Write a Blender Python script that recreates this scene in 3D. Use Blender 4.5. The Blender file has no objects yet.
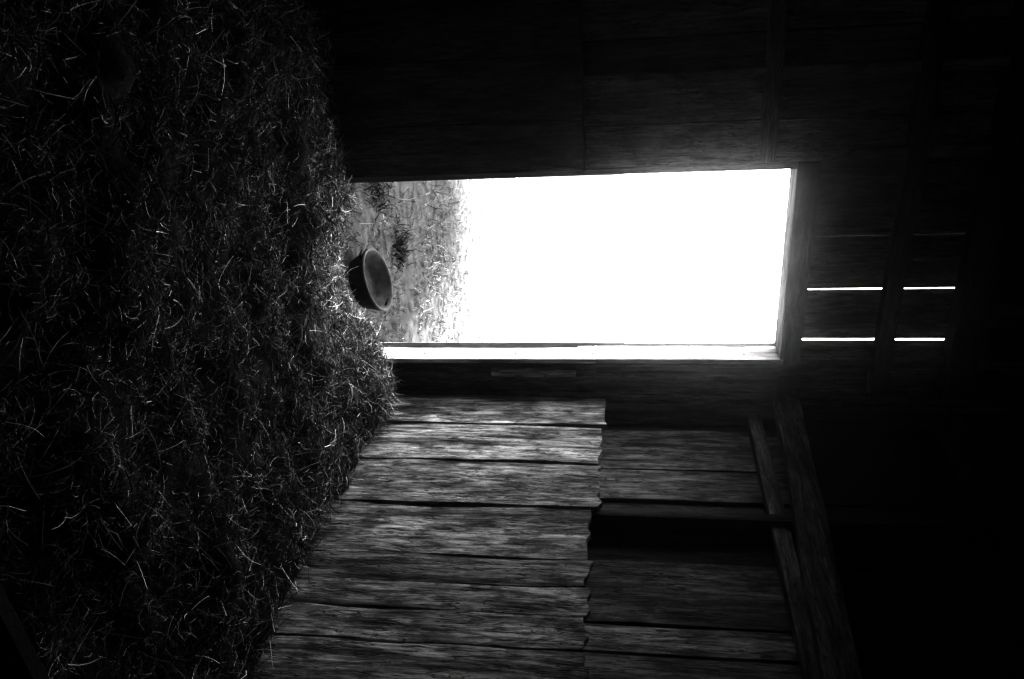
import bpy, math, random
import numpy as np
from mathutils import Vector, noise, Matrix
random.seed(7); rng=np.random.default_rng(11)
S=bpy.context.scene
COL=S.collection

# ---------------- materials ----------------
def new_mat(n):
    m=bpy.data.materials.new(n); m.use_nodes=True
    nt=m.node_tree; b=nt.nodes['Principled BSDF']; return m,nt,b
def ramp(nt,stops):
    r=nt.nodes.new('ShaderNodeValToRGB'); e=r.color_ramp.elements
    while len(e)<len(stops): e.new(.5)
    for i,(p,v) in enumerate(stops):
        e[i].position=p; e[i].color=(v,v,v,1)
    return r
def wood(name,lo,hi,axis='Z',rough=.75,bump=.6,worn=1.,stain=.3,ssc=3.3):
    m,nt,b=new_mat(name)
    tc=nt.nodes.new('ShaderNodeTexCoord'); mp=nt.nodes.new('ShaderNodeMapping')
    geo=nt.nodes.new('ShaderNodeNewGeometry')
    add=nt.nodes.new('ShaderNodeVectorMath'); add.operation='ADD'
    mul=nt.nodes.new('ShaderNodeVectorMath'); mul.operation='SCALE'; mul.inputs['Scale'].default_value=9.
    comb=nt.nodes.new('ShaderNodeCombineXYZ')
    for i in range(3): nt.links.new(geo.outputs['Random Per Island'],comb.inputs[i])
    nt.links.new(comb.outputs[0],mul.inputs[0])
    sc={'Z':(9,9,.9),'Y':(9,.9,9),'X':(.9,9,9)}[axis]
    mp.inputs['Scale'].default_value=sc
    nt.links.new(tc.outputs['Object'],mp.inputs[0]); nt.links.new(mp.outputs[0],add.inputs[0]); nt.links.new(mul.outputs[0],add.inputs[1])
    mk=nt.nodes.new('ShaderNodeMapping'); mk.inputs['Scale'].default_value={'Z':(3.4,3.4,1.5),'Y':(3.4,1.5,3.4),'X':(1.5,3.4,3.4)}[axis]
    nt.links.new(tc.outputs['Object'],mk.inputs[0])
    def nz(scale,det,ro,dis,vec=add.outputs[0]):
        n=nt.nodes.new('ShaderNodeTexNoise'); n.inputs['Scale'].default_value=scale; n.inputs['Detail'].default_value=det
        n.inputs['Roughness'].default_value=ro; n.inputs['Distortion'].default_value=dis; nt.links.new(vec,n.inputs[0]); return n
    n1=nz(6,10,.8,.6); n2=nz(.9,6,.65,1.2); n3=nz(2.6,3,.6,.3); n6=nz(ssc,8,.75,.2,mk.outputs[0])
    r1=ramp(nt,[(.40,lo),(.60,hi)]); nt.links.new(n1.outputs['Fac'],r1.inputs[0])
    r2=ramp(nt,[(.38,stain),(.6,1.)]); nt.links.new(n2.outputs['Fac'],r2.inputs[0])
    r3=ramp(nt,[(0,.55),(1,1.25)]); nt.links.new(geo.outputs['Random Per Island'],r3.inputs[0])
    r4=ramp(nt,[(.0,1),(.485,1),(.5,.08),(.515,1)]); nt.links.new(n3.outputs['Fac'],r4.inputs[0])
    r6=ramp(nt,[(.38,min(1,stain*1.3)),(.52,1.)]); nt.links.new(n6.outputs['Fac'],r6.inputs[0])
    vo=nt.nodes.new('ShaderNodeTexVoronoi'); vo.inputs['Scale'].default_value=1.
    nt.links.new(mk.outputs[0],vo.inputs['Vector'])
    r5=ramp(nt,[(0,.05),(.07,.12),(.09,.8),(.12,.35),(.16,1)]); nt.links.new(vo.outputs['Distance'],r5.inputs[0])
    def mult(a,c,f=1):
        x=nt.nodes.new('ShaderNodeMix'); x.data_type='RGBA'; x.blend_type='MULTIPLY'; x.inputs[0].default_value=f
        nt.links.new(a,x.inputs[6]); nt.links.new(c,x.inputs[7]); return x.outputs[2]
    c=mult(r1.outputs[0],r2.outputs[0]); c=mult(c,r3.outputs[0]); c=mult(c,r4.outputs[0],worn); c=mult(c,r5.outputs[0],worn); c=mult(c,r6.outputs[0],worn)
    nt.links.new(c,b.inputs['Base Color'])
    mm=nt.nodes.new('ShaderNodeMath'); mm.operation='MULTIPLY'; nt.links.new(n1.outputs['Fac'],mm.inputs[0]); nt.links.new(r4.outputs[0],mm.inputs[1])
    bp=nt.nodes.new('ShaderNodeBump'); bp.inputs['Strength'].default_value=bump; bp.inputs['Distance'].default_value=.012
    nt.links.new(mm.outputs[0],bp.inputs['Height']); nt.links.new(bp.outputs[0],b.inputs['Normal'])
    b.inputs['Roughness'].default_value=rough; b.inputs['Specular IOR Level'].default_value=.2
    return m
def island_mat(name,stops,rough=.6,spec=.3,trans=0):
    m,nt,b=new_mat(name); geo=nt.nodes.new('ShaderNodeNewGeometry')
    r=ramp(nt,stops); nt.links.new(geo.outputs['Random Per Island'],r.inputs[0]); nt.links.new(r.outputs[0],b.inputs['Base Color'])
    b.inputs['Roughness'].default_value=rough; b.inputs['Specular IOR Level'].default_value=spec
    return m
def noise_mat(name,lo,hi,scale,rough=.9,bump=.5,metal=0,dist=.02,spec=.2):
    m,nt,b=new_mat(name); tc=nt.nodes.new('ShaderNodeTexCoord')
    n=nt.nodes.new('ShaderNodeTexNoise'); n.inputs['Scale'].default_value=scale; n.inputs['Detail'].default_value=8; n.inputs['Roughness'].default_value=.7
    nt.links.new(tc.outputs['Object'],n.inputs[0]); r=ramp(nt,[(.35,lo),(.65,hi)]); nt.links.new(n.outputs['Fac'],r.inputs[0])
    nt.links.new(r.outputs[0],b.inputs['Base Color'])
    bp=nt.nodes.new('ShaderNodeBump'); bp.inputs['Strength'].default_value=bump; bp.inputs['Distance'].default_value=dist
    nt.links.new(n.outputs['Fac'],bp.inputs['Height']); nt.links.new(bp.outputs[0],b.inputs['Normal'])
    b.inputs['Roughness'].default_value=rough; b.inputs['Metallic'].default_value=metal; b.inputs['Specular IOR Level'].default_value=spec
    return m
M_lin=wood('lining_wood',.04,.75,bump=1.,stain=.22,ssc=2.8)
M_sid=wood('siding_wood',.05,.5,ssc=2.2)
M_front=wood('front_wall_wood',.25,.9,stain=.45)
M_frontX=wood('front_wall_girt_wood',.4,1.,'X',stain=.6)
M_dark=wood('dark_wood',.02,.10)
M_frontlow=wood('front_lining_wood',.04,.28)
M_black=noise_mat('black_shade_wood',.008,.02,8)  # black partition planks; on the upper siding, painted-in falloff of light
M_darkX=wood('dark_wood_horizontal',.02,.12,'X')
M_beamY=wood('beam_wood',.05,.36,'Y')
M_jamb=wood('jamb_wood',.5,.8,worn=.4)
M_jambX=wood('header_wood',.5,.8,'X',worn=.4)
M_straw=island_mat('straw',[(0,.02),(.6,.08),(.88,.38),(1,1.)])
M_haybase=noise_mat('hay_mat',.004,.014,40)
M_grass=island_mat('dry_grass',[(0,.002),(.45,.012),(.8,.05),(1,.22)])
M_ground=noise_mat('pasture_soil',.005,.04,11,spec=.05)
M_weed=island_mat('weed_leaf',[(0,.006),(1,.025)],spec=.05)
M_rubber=noise_mat('tub_rubber',.004,.008,14,.6,.3,spec=.08)
M_tubin=noise_mat('tub_inside_pale',.02,.06,20,.8,.3,spec=.08)  # inside paler than the outer rubber
M_iron=noise_mat('rusty_iron',.02,.06,60,.6,.3,.5)

# ---------------- mesh builder ----------------
class MB:
    def __init__(s): s.v=[];s.f=[];s.m=[]
    def plank(s,o,L,W,T,l,w,t,mi=0,jit=.004,rag=.0,seg=14,warp=.004):
        o=Vector(o);L=Vector(L);W=Vector(W);T=Vector(T)
        b0=len(s.v); sd=random.random()*100
        cols=9 if rag>.01 else 5
        bow=random.uniform(-warp,warp)
        ends=[[noise.noise(Vector((sd+e*7,k*.55*w/.25*8/cols,0)))*rag*1.6+random.uniform(-rag,rag)*.25 for k in range(cols)] for e in (0,1)]
        for i in range(seg+1):
            u=i/seg
            a=noise.noise(Vector((sd,u*l*2.5,0)))*jit*2; c=noise.noise(Vector((sd+9,u*l*2.5,3)))*jit*2
            for k in range(cols):
                q=k/(cols-1)
                lw=a+(w-a+c)*q
                ll=u*l
                if i==0: ll+=ends[0][k]
                if i==seg: ll+=ends[1][k]
                tt=bow*math.sin(math.pi*u)+ noise.noise(Vector((sd,u*3,q*2)))*warp*.5
                bev=.0025 if k in(0,cols-1) else 0
                p=o+L*ll+W*lw
                s.v.append(p+T*(tt+bev)); 
            for k in range(cols):
                q=k/(cols-1); lw=a+(w-a+c)*q; ll=u*l+(ends[0][k] if i==0 else 0)+(ends[1][k] if i==seg else 0)
                s.v.append(o+L*ll+W*lw+T*t)
        R=cols*2
        def add(*q): s.f.append(tuple(b0+x for x in q)); s.m.append(mi)
        for i in range(seg):
            A=i*R;B=A+R
            for k in range(cols-1):
                add(A+k,A+k+1,B+k+1,B+k); add(A+cols+k,B+cols+k,B+cols+k+1,A+cols+k+1)
            add(A,B,B+cols,A+cols); add(A+cols-1,A+2*cols-1,B+2*cols-1,B+cols-1)
        for k in range(cols-1):
            add(k,k+cols,k+cols+1,k+1); E=seg*R; add(E+k,E+k+1,E+k+cols+1,E+k+cols)
    def box(s,a,b,mi=0):
        b0=len(s.v)
        for z in(a[2],b[2]):
            for x,y in((a[0],a[1]),(b[0],a[1]),(b[0],b[1]),(a[0],b[1])): s.v.append((x,y,z))
        for q in((0,3,2,1),(4,5,6,7),(0,1,5,4),(1,2,6,5),(2,3,7,6),(3,0,4,7)):
            s.f.append(tuple(b0+x for x in q)); s.m.append(mi)
    def obj(s,name,mats,parent=None,fix=True):
        me=bpy.data.meshes.new(name); me.from_pydata([tuple(v) for v in s.v],[],s.f)
        for m in mats: me.materials.append(m)
        me.polygons.foreach_set('material_index',s.m); me.update()
        if fix:
            import bmesh
            bm=bmesh.new(); bm.from_mesh(me); bmesh.ops.recalc_face_normals(bm,faces=bm.faces); bm.to_mesh(me); bm.free()
        o=bpy.data.objects.new(name,me); COL.objects.link(o)
        if parent: o.parent=parent
        return o
Xa,Ya,Za=(1,0,0),(0,1,0),(0,0,1)
NX,NY=(-1,0,0),(0,-1,0)

FY=4.0
RX=2.5
DL,DR,DT=1.177,2.25,2.39
LX,BY=-3.0,-3.0
GZ=-.16
# ---------------- wall_front (with doorway) ----------------
w=MB()
w.box((LX-.12,FY+.13,-.3),(DL,FY+.19,3.75),1)
w.box((DR,FY+.13,-.3),(RX+.3,FY+.19,2.5),1)
w.box((DL-.05,FY+.13,3.3),(RX+.3,FY+.19,3.75),1)
for a,b in((DL-.3,1.5812),(1.5832,1.8838),(1.8925,2.190),(2.204,2.5),(2.5,RX+.3)):
    w.plank((a,FY+.13,2.39),Za,Xa,Ya,1.36,b-a,.010,4,jit=.0002,warp=.0008)
x=LX
while x<DL-.12:
    ww=random.uniform(.17,.24); ww=min(ww,DL-.04-x)
    w.plank((x+.004,FY+.10,.0),Za,Xa,Ya,3.6,ww-.012,.028,0); x+=ww
xx=DL-.015
for ww in(.27,.31,.33,.28,.3,.29,.33,.3,.27,.3,.31,.3,.28,.3):
    w.plank((xx-ww+.004,FY,.0),Za,Xa,Ya,1.345,ww-.010,.03,4,rag=.006); xx-=ww
w.plank((DR+.02,FY+.03,0),Za,Xa,Ya,1.38,.10,.03,4)
w.plank((DR+.13,FY+.05,0),Za,Xa,Ya,2.4,.13,.03,4)
w.plank((DR+.26,FY+.05,0),Za,Xa,Ya,2.4,.13,.03,4)
for sx in(.70,.1,-.6,-1.3,-2.0,-2.7):
    w.plank((sx,FY+.03,1.30),Za,Xa,Ya,2.3,.05,.07,0)
w.plank((DL-.075,FY+.03,0.),Za,Xa,Ya,3.6,.055,.1,0)
w.plank((DR+.02,FY+.03,0.),Za,Xa,Ya,3.3,.055,.1,4)
w.plank((LX,FY+.02,2.21),Xa,Za,Ya,DL-LX-.02,.075,.07,3)
w.plank((LX,FY+.02,2.90),Xa,Za,Ya,RX-LX,.085,.08,2)
w.plank((LX,FY+.0,3.27),Xa,Za,Ya,RX-LX,.15,.12,2)
w.plank((LX,FY+.02,1.30),Xa,Za,Ya,DL-LX-.02,.05,.06,3)
w.obj('wall_front',[M_front,M_dark,M_darkX,M_frontX,M_frontlow])

# ---------------- door frame ----------------
d=MB()
JZ=1.38
d.plank((DR,FY-.005,-.2),Za,Ya,Xa,JZ+.2-.003,.205,.03,0,jit=.002,warp=.002)
d.plank((DR,FY-.003,JZ),Za,Ya,Xa,DT-JZ+.02,.20,.03,0,jit=.002,warp=.002)
d.plank((DL-.03,FY-.0,-.2),Za,Ya,Xa,2.6,.20,.03,0,jit=.002,warp=.001)
d.plank((DL-.03,FY+.0,DT),Xa,Ya,Za,DR-DL+.06,.20,.035,1,jit=.002,warp=.001)
d.plank((DL-.03,FY-.005,DT+.0),Xa,Za,Ya,DR-DL+.06,.11,.02,2,jit=.002,warp=.001)
d.plank((DR+.075,FY-.012,.76),Za,Xa,Ya,.50,.045,.03,3,jit=.001)
for z in(.35,.9,1.12,1.19,1.35,1.9,2.2):
    for yy in(.05,.14):
        d.box((DR-.003,FY+yy,z),(DR+.004,FY+yy+.009,z+.009),4)
d.plank((DL-.0,FY+.02,-.2),Xa,Ya,Za,DR-DL,.18,.05,2,jit=.004)
d.obj('door_1',[M_jamb,M_jambX,M_darkX,M_front,M_iron])

# ---------------- wall_right ----------------
r=MB()
r.box((RX+.15,BY-.2,-.3),(RX+.21,FY+.19,3.75),1)
sy=[4.1,3.83,3.46,3.21,2.78,2.41,2.26]
while sy[-1]>BY+.2: sy.append(sy[-1]-random.uniform(.18,.27))
for i in range(len(sy)-1):
    a,b=sy[i],sy[i+1]; dk=1 if i in(0,3) else 0  # corner board dark; board by the stud has the stud's shade painted in
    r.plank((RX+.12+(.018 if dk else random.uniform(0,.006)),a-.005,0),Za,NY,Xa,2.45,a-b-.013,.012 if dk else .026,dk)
    r.plank((RX+.12,a-.005,2.46),Za,NY,Xa,1.2,a-b-.012,.026,5)  # boards above the beam near black: light falloff painted into the wood
for yy,t in((3.90,.07),(2.98,.045),(2.0,.06),(1.1,.06),(.2,.06),(-.7,.06),(-1.6,.06)):
    r.plank((RX+.03,yy,0),Za,Ya,Xa,3.6,t,.10,1)
r.plank((RX+.055,FY,2.225),NY,Za,Xa,FY-BY,.075,.065,3)
r.plank((RX+.03,FY,3.2),NY,Za,Xa,FY-BY,.14,.1,4)
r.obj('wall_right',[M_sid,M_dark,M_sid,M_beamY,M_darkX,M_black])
ys=[3.985,3.95,3.66,3.33,2.975,2.63,2.466,2.305,2.133,1.90,1.66,1.40,1.15,.9,.62,.35,.08]
tops=[1.40,1.435,1.415,1.425,1.395,1.40,1.405,1.40,1.41,1.41,1.40,1.42,1.40,1.41,1.4,1.4]
l=MB()
for i,(a,b) in enumerate(zip(ys[:-1],ys[1:])):
    g=random.uniform(.010,.022)
    l.plank((RX+random.uniform(-.018,.006),a,0),Za,NY,Xa,tops[i],a-b-g,.03,0,jit=.009,rag=.02,seg=34,warp=.010)
l.plank((RX+.055,3.98,1.0),NY,Za,Xa,3.9,.09,.03,1)
l.obj('plank_lining',[M_lin,M_darkX,M_iron])
b=MB()
v=Vector((0,-3.0,-.17)); L=v.normalized(); W=Vector((0,-L.z,L.y))*-1
b.plank((RX-.02,3.97,2.375),L,W,Xa,3.0,.135,.07,0,seg=24,jit=.006)
b.obj('wall_beam',[M_beamY])

# ---------------- other shell ----------------
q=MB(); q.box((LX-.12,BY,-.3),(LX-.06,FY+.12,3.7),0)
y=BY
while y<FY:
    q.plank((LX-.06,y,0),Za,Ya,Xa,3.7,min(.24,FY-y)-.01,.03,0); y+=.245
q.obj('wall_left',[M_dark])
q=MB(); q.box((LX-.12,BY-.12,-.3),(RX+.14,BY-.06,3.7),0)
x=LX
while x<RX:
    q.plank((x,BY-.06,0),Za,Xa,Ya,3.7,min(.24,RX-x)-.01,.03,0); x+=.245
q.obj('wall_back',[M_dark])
q=MB()
q.box((LX-.3,BY-.3,3.74),(RX+.35,FY+.4,3.80),0)
y=BY
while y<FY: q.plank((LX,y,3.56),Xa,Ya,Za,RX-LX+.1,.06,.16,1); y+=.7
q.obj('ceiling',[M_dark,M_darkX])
q=MB(); q.box((LX-.12,BY-.12,-.4),(RX+.1,FY+.1,-.22),0); q.obj('floor',[M_ground])

q=MB()
q.plank((1.02,1.08,.10),Xa,Za,NY,1.42,.18,.035,0)
q.plank((1.02,1.08,-.05),Xa,Za,NY,1.42,.14,.035,0)
q.plank((1.1,1.04,-.1),Za,Xa,NY,.34,.08,.06,0)
q.obj('plank_partition',[M_black])

# ---------------- hay ----------------
nx,ny=190,240
x0,x1,y0,y1=LX+.02,RX-.01,BY+.02,FY+.22
def sst(a,b,x):
    t=max(0,min(1,(x-a)/(b-a))); return t*t*(3-2*t)
def hfun(x,y):
    n=noise.noise(Vector((x*1.3,y*1.3,0)))*.05+noise.noise(Vector((x*3.4,y*3.4,5)))*.08+noise.noise(Vector((x*8,y*8,9)))*.055
    h=.11+n*(1-.65*sst(3.2,3.8,y))
    h-=.13*sst(3.15,3.85,y)*sst(1.2,1.5,x)*(1-sst(1.85,2.12,x))
    h-=.03*sst(3.4,3.9,y)
    h+=.09*math.exp(-((x-2.32)**2/.06+(y-3.7)**2/.12))
    h+=.06*max(0,min(1,(2.9-y)/1.5))*max(0,min(1,(x-1.4)))
    h+=.06*math.exp(-((x+.1)**2/.5+(y-3.2)**2/.5))
    if y>FY: h-=(y-FY)*.6
    return h
H=np.array([[hfun(x0+(x1-x0)*i/nx,y0+(y1-y0)*j/ny) for i in range(nx+1)] for j in range(ny+1)])
gx=np.linspace(x0,x1,nx+1); gy=np.linspace(y0,y1,ny+1)
verts=[];faces=[]
for j in range(ny+1):
    for i in range(nx+1): verts.append((gx[i],gy[j],H[j,i]))
for j in range(ny):
    for i in range(nx):
        if gy[j+1]>FY+.02 and (gx[i]<DL or gx[i+1]>DR): continue
        a=j*(nx+1)+i; faces.append((a,a+1,a+nx+2,a+nx+1))
nb=len(verts)
def sampleH(x,y):
    fx=np.clip((x-x0)/(x1-x0)*nx,0,nx-1.001); fy=np.clip((y-y0)/(y1-y0)*ny,0,ny-1.001)
    i=fx.astype(int);j=fy.astype(int);u=fx-i;v=fy-j
    return H[j,i]*(1-u)*(1-v)+H[j,i+1]*u*(1-v)+H[j+1,i]*(1-u)*v+H[j+1,i+1]*u*v
def strands(px,py,pz,az,el,ln,wd,bend,npt=4):
    n=len(px)
    cur=np.stack([px,py,pz],1)
    a=az.copy(); e=el.copy()
    rows=[cur.copy()]
    for k in range(npt-1):
        dd=np.stack([np.cos(a)*np.cos(e),np.sin(a)*np.cos(e),np.sin(e)],1)
        cur=cur+dd*(ln/(npt-1))[:,None]; rows.append(cur.copy())
        a=a+bend[:,0]; e=e+bend[:,1]
    P=np.stack(rows,1)
    D=P[:,-1]-P[:,0]; D/=np.linalg.norm(D,axis=1)[:,None]+1e-9
    Rn=rng.normal(size=(n,3)); Wd=np.cross(D,Rn); Wd/=np.linalg.norm(Wd,axis=1)[:,None]+1e-9
    taper=np.linspace(1,.55,npt)
    A=P+Wd[:,None,:]*(wd[:,None]*taper[None,:])[:,:,None]*.5
    B=P-Wd[:,None,:]*(wd[:,None]*taper[None,:])[:,:,None]*.5
    V=np.stack([A,B],2).reshape(n*npt*2,3)
    base=(np.arange(n)*npt*2)[:,None]
    F=[]
    for k in range(npt-1):
        F.append(np.concatenate([base+2*k,base+2*k+1,base+2*k+3,base+2*k+2],1))
    return V,np.concatenate(F,0)
def make_mesh(name,Vs,Fs,mats,midx):
    V=np.concatenate(Vs); 
    me=bpy.data.meshes.new(name); me.vertices.add(len(V)); me.vertices.foreach_set('co',V.astype(np.float32).ravel())
    F=np.concatenate(Fs); me.loops.add(F.size); me.loops.foreach_set('vertex_index',F.astype(np.int32).ravel())
    me.polygons.add(len(F)); me.polygons.foreach_set('loop_start',np.arange(0,F.size,4,dtype=np.int32))
    for m in mats: me.materials.append(m)
    me.polygons.foreach_set('material_index',np.concatenate(midx).astype(np.int32))
    me.update(calc_edges=True); me.validate()
    o=bpy.data.objects.new(name,me); COL.objects.link(o); return o
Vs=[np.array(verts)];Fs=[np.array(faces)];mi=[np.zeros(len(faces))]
off=nb
def add_str(n,xr,yr,lo,hi,w0,w1,elm=.3,lift=.03,bend=.35,clump=0):
    global off
    px=rng.uniform(*xr,n);py=rng.uniform(*yr,n)
    if clump:
        k=np.array([noise.noise(Vector((a*5.5,c*5.5,3)))+random.uniform(-.4,.4)>clump for a,c in zip(px,py)]); px=px[k];py=py[k];n=len(px)
    az=rng.uniform(0,2*np.pi,n); el=rng.normal(.12,elm,n); ln=rng.uniform(lo,hi,n)*rng.uniform(.6,1,n)
    ex=px+np.cos(az)*ln; bad=(ex>RX-.02); az[bad]=np.pi-az[bad]
    ey=py+np.sin(az)*ln; door=(px>DL+.1)&(px<DR-.1)
    bad=(ey>FY-.01)&~door; az[bad]=-az[bad]
    pz=sampleH(px,py)+rng.uniform(-.01,lift,n)
    V,F=strands(px,py,pz,az,el,ln,rng.uniform(w0,w1,n),rng.normal(0,bend,(n,2))-np.array([0,.08]))
    Vs.append(V);Fs.append(F+off);mi.append(np.ones(len(F)));off+=len(V)
add_str(62000,(-.5,2.46),(.9,3.96),.03,.12,.0012,.003,.35,.035,.4,clump=-.3)
add_str(26000,(-.5,2.46),(.9,3.96),.05,.17,.0018,.004,.4,.05,.25,clump=-.08)
add_str(1800,(-.5,2.46),(.9,3.7),.06,.18,.0025,.0045,.6,.05,.15)
add_str(2200,(.9,2.46),(2.7,3.9),.06,.15,.0028,.005,.5,.05,.2)
add_str(1200,(2.0,2.46),(3.3,3.94),.05,.14,.0015,.0035,.7,.05,.3)
add_str(3500,(DL+.05,DR-.05),(3.85,4.18),.03,.09,.0015,.003,.25,.015)
add_str(25000,(LX+.1,2.45),(BY+.2,1.0),.06,.2,.0025,.005)
add_str(14000,(LX+.2,-.5),(1.0,3.95),.06,.2,.0025,.005)
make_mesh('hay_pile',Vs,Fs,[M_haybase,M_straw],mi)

# ---------------- outside ----------------
g=MB()
def gz(x,y): return GZ+noise.noise(Vector((x*.7,y*.7,2)))*.03*min(1,max(0,(y-5)))+noise.noise(Vector((x*.05,y*.05,2)))*.3*min(1,max(0,(y-12)/30))
xs=np.concatenate([np.linspace(-60,-8,14),np.linspace(-6,12,50),np.linspace(15,90,16)])
ysg=np.concatenate([np.linspace(FY+.2,14,50),np.linspace(16,120,22)])
g.v=[(x,y,gz(x,y)) for y in ysg for x in xs]
nxg=len(xs)
for j in range(len(ysg)-1):
    for i in range(nxg-1):
        a=j*nxg+i; g.f.append((a,a+1,a+nxg+1,a+nxg)); g.m.append(0)
g.obj('pasture_ground',[M_ground],fix=False)
Vs=[];Fs=[];mi=[];off=0
def grass(n,xr,yr,lo,hi,w0,w1,m,elm=.5,bx=None):
    global off
    px=rng.uniform(*xr,n) if bx is None else rng.normal(bx[0],bx[2],n)
    py=rng.uniform(*yr,n) if bx is None else rng.normal(bx[1],bx[2],n)
    if bx is None:
        k=(np.hypot(px-1.94,py-4.43)>.24)
        k&=np.array([noise.noise(Vector((a*3.2,c*3.2,7)))+random.uniform(-.4,.4)>-.08 for a,c in zip(px,py)])
        px=px[k];py=py[k];n=len(px)
    az=rng.uniform(0,2*np.pi,n); el=np.abs(rng.normal(elm,.5,n)); ln=rng.uniform(lo,hi,n)
    pz=np.full(n,GZ-.01)
    V,F=strands(px,py,pz,az,el,ln,rng.uniform(w0,w1,n),rng.normal(0,.25,(n,2))-np.array([0,.15]))
    Vs.append(V);Fs.append(F+off);mi.append(np.full(len(F),m));off+=len(V)
grass(60000,(.9,5.5),(4.3,10.5),.02,.08,.002,.006,0)
grass(4000,(.9,5.5),(4.4,12),.06,.14,.004,.007,0,.9)
make_mesh('dry_grass',Vs,Fs,[M_grass],mi)
Vs=[];Fs=[];mi=[];off=0
grass(220,0,0,.05,.12,.004,.012,0,.6,(1.55,5.12,.11))
grass(300,0,0,.04,.09,.006,.014,0,.6,(2.12,5.45,.08))
make_mesh('weed_clump',Vs,Fs,[M_weed],mi)

prof=[(0,.012),(.13,.012),(.150,.018),(.158,.03),(.184,.115),(.188,.127),(.198,.130),(.206,.124),(.202,.110),(.195,.102),(.168,.02),(.160,.004),(.14,0),(0,0)]
t=MB(); seg=64
for (rr,z) in prof:
    for k in range(seg):
        a=2*math.pi*k/seg; t.v.append((rr*math.cos(a),rr*math.sin(a),z))
for i in range(len(prof)-1):
    for k in range(seg):
        a=i*seg+k;b2=i*seg+(k+1)%seg
        t.f.append((a,b2,b2+seg,a+seg)); t.m.append(1 if i<6 else 0)
for sg in(-1,1):
    t.box((sg*.195-.02,-.035,.098),(sg*.195+.02,.035,.112),0)
tub=t.obj('feed_tub',[M_rubber,M_tubin])
tub.location=(1.965,4.45,GZ+.035)
tub.rotation_euler=(math.radians(-2),math.radians(-13),.2)
for p in tub.data.polygons: p.use_smooth=True

# ---------------- haze volume added for the glow around the doorway ----------------
q=MB(); q.box((LX+.0,BY+.0,-.1),(RX+.0,FY-.02,3.55),0)
m=bpy.data.materials.new('glow_haze'); m.use_nodes=True; nt=m.node_tree
nt.nodes.remove(nt.nodes['Principled BSDF'])
vs=nt.nodes.new('ShaderNodeVolumeScatter'); vs.inputs['Density'].default_value=.020; vs.inputs['Anisotropy'].default_value=.96
nt.links.new(vs.outputs[0],nt.nodes['Material Output'].inputs['Volume'])
q.obj('glow_haze',[m])

# ---------------- light ----------------
W=bpy.data.worlds.new('overcast_sky'); S.world=W; W.use_nodes=True
bg=W.node_tree.nodes['Background']; bg.inputs[0].default_value=(1,1,1,1); bg.inputs[1].default_value=8
sd=bpy.data.lights.new('sun','SUN'); sd.energy=120; sd.angle=math.radians(18)
so=bpy.data.objects.new('sun',sd); COL.objects.link(so)
so.rotation_euler=Vector((.12,.88,-.95)).to_track_quat('-Z','Y').to_euler()
pd=bpy.data.lights.new('doorway_portal','AREA'); pd.shape='RECTANGLE'; pd.size=DR-DL; pd.size_y=2.55; pd.cycles.is_portal=True
po=bpy.data.objects.new('doorway_portal',pd); COL.objects.link(po)
po.location=((DL+DR)/2,FY+.22,1.12); po.rotation_euler=(math.radians(-90),0,0)

# ---------------- camera ----------------
cd=bpy.data.cameras.new('camera'); cd.sensor_width=36; cd.lens=28; cd.clip_start=.02; cd.clip_end=400
co=bpy.data.objects.new('camera',cd); COL.objects.link(co)
psi,phi=math.radians(28),math.radians(8.8)
F=Vector((math.sin(psi)*math.cos(phi),math.cos(psi)*math.cos(phi),-math.sin(phi)))
R=Vector((math.cos(psi),-math.sin(psi),0)); U=R.cross(F)
X=U;Y=-R;Z=-F
co.matrix_world=Matrix(((X.x,Y.x,Z.x,0),(X.y,Y.y,Z.y,0),(X.z,Y.z,Z.z,1.6),(0,0,0,1)))
S.camera=co
S.view_settings.view_transform='Standard'
S.view_settings.exposure=1.1
S.view_settings.gamma=.62
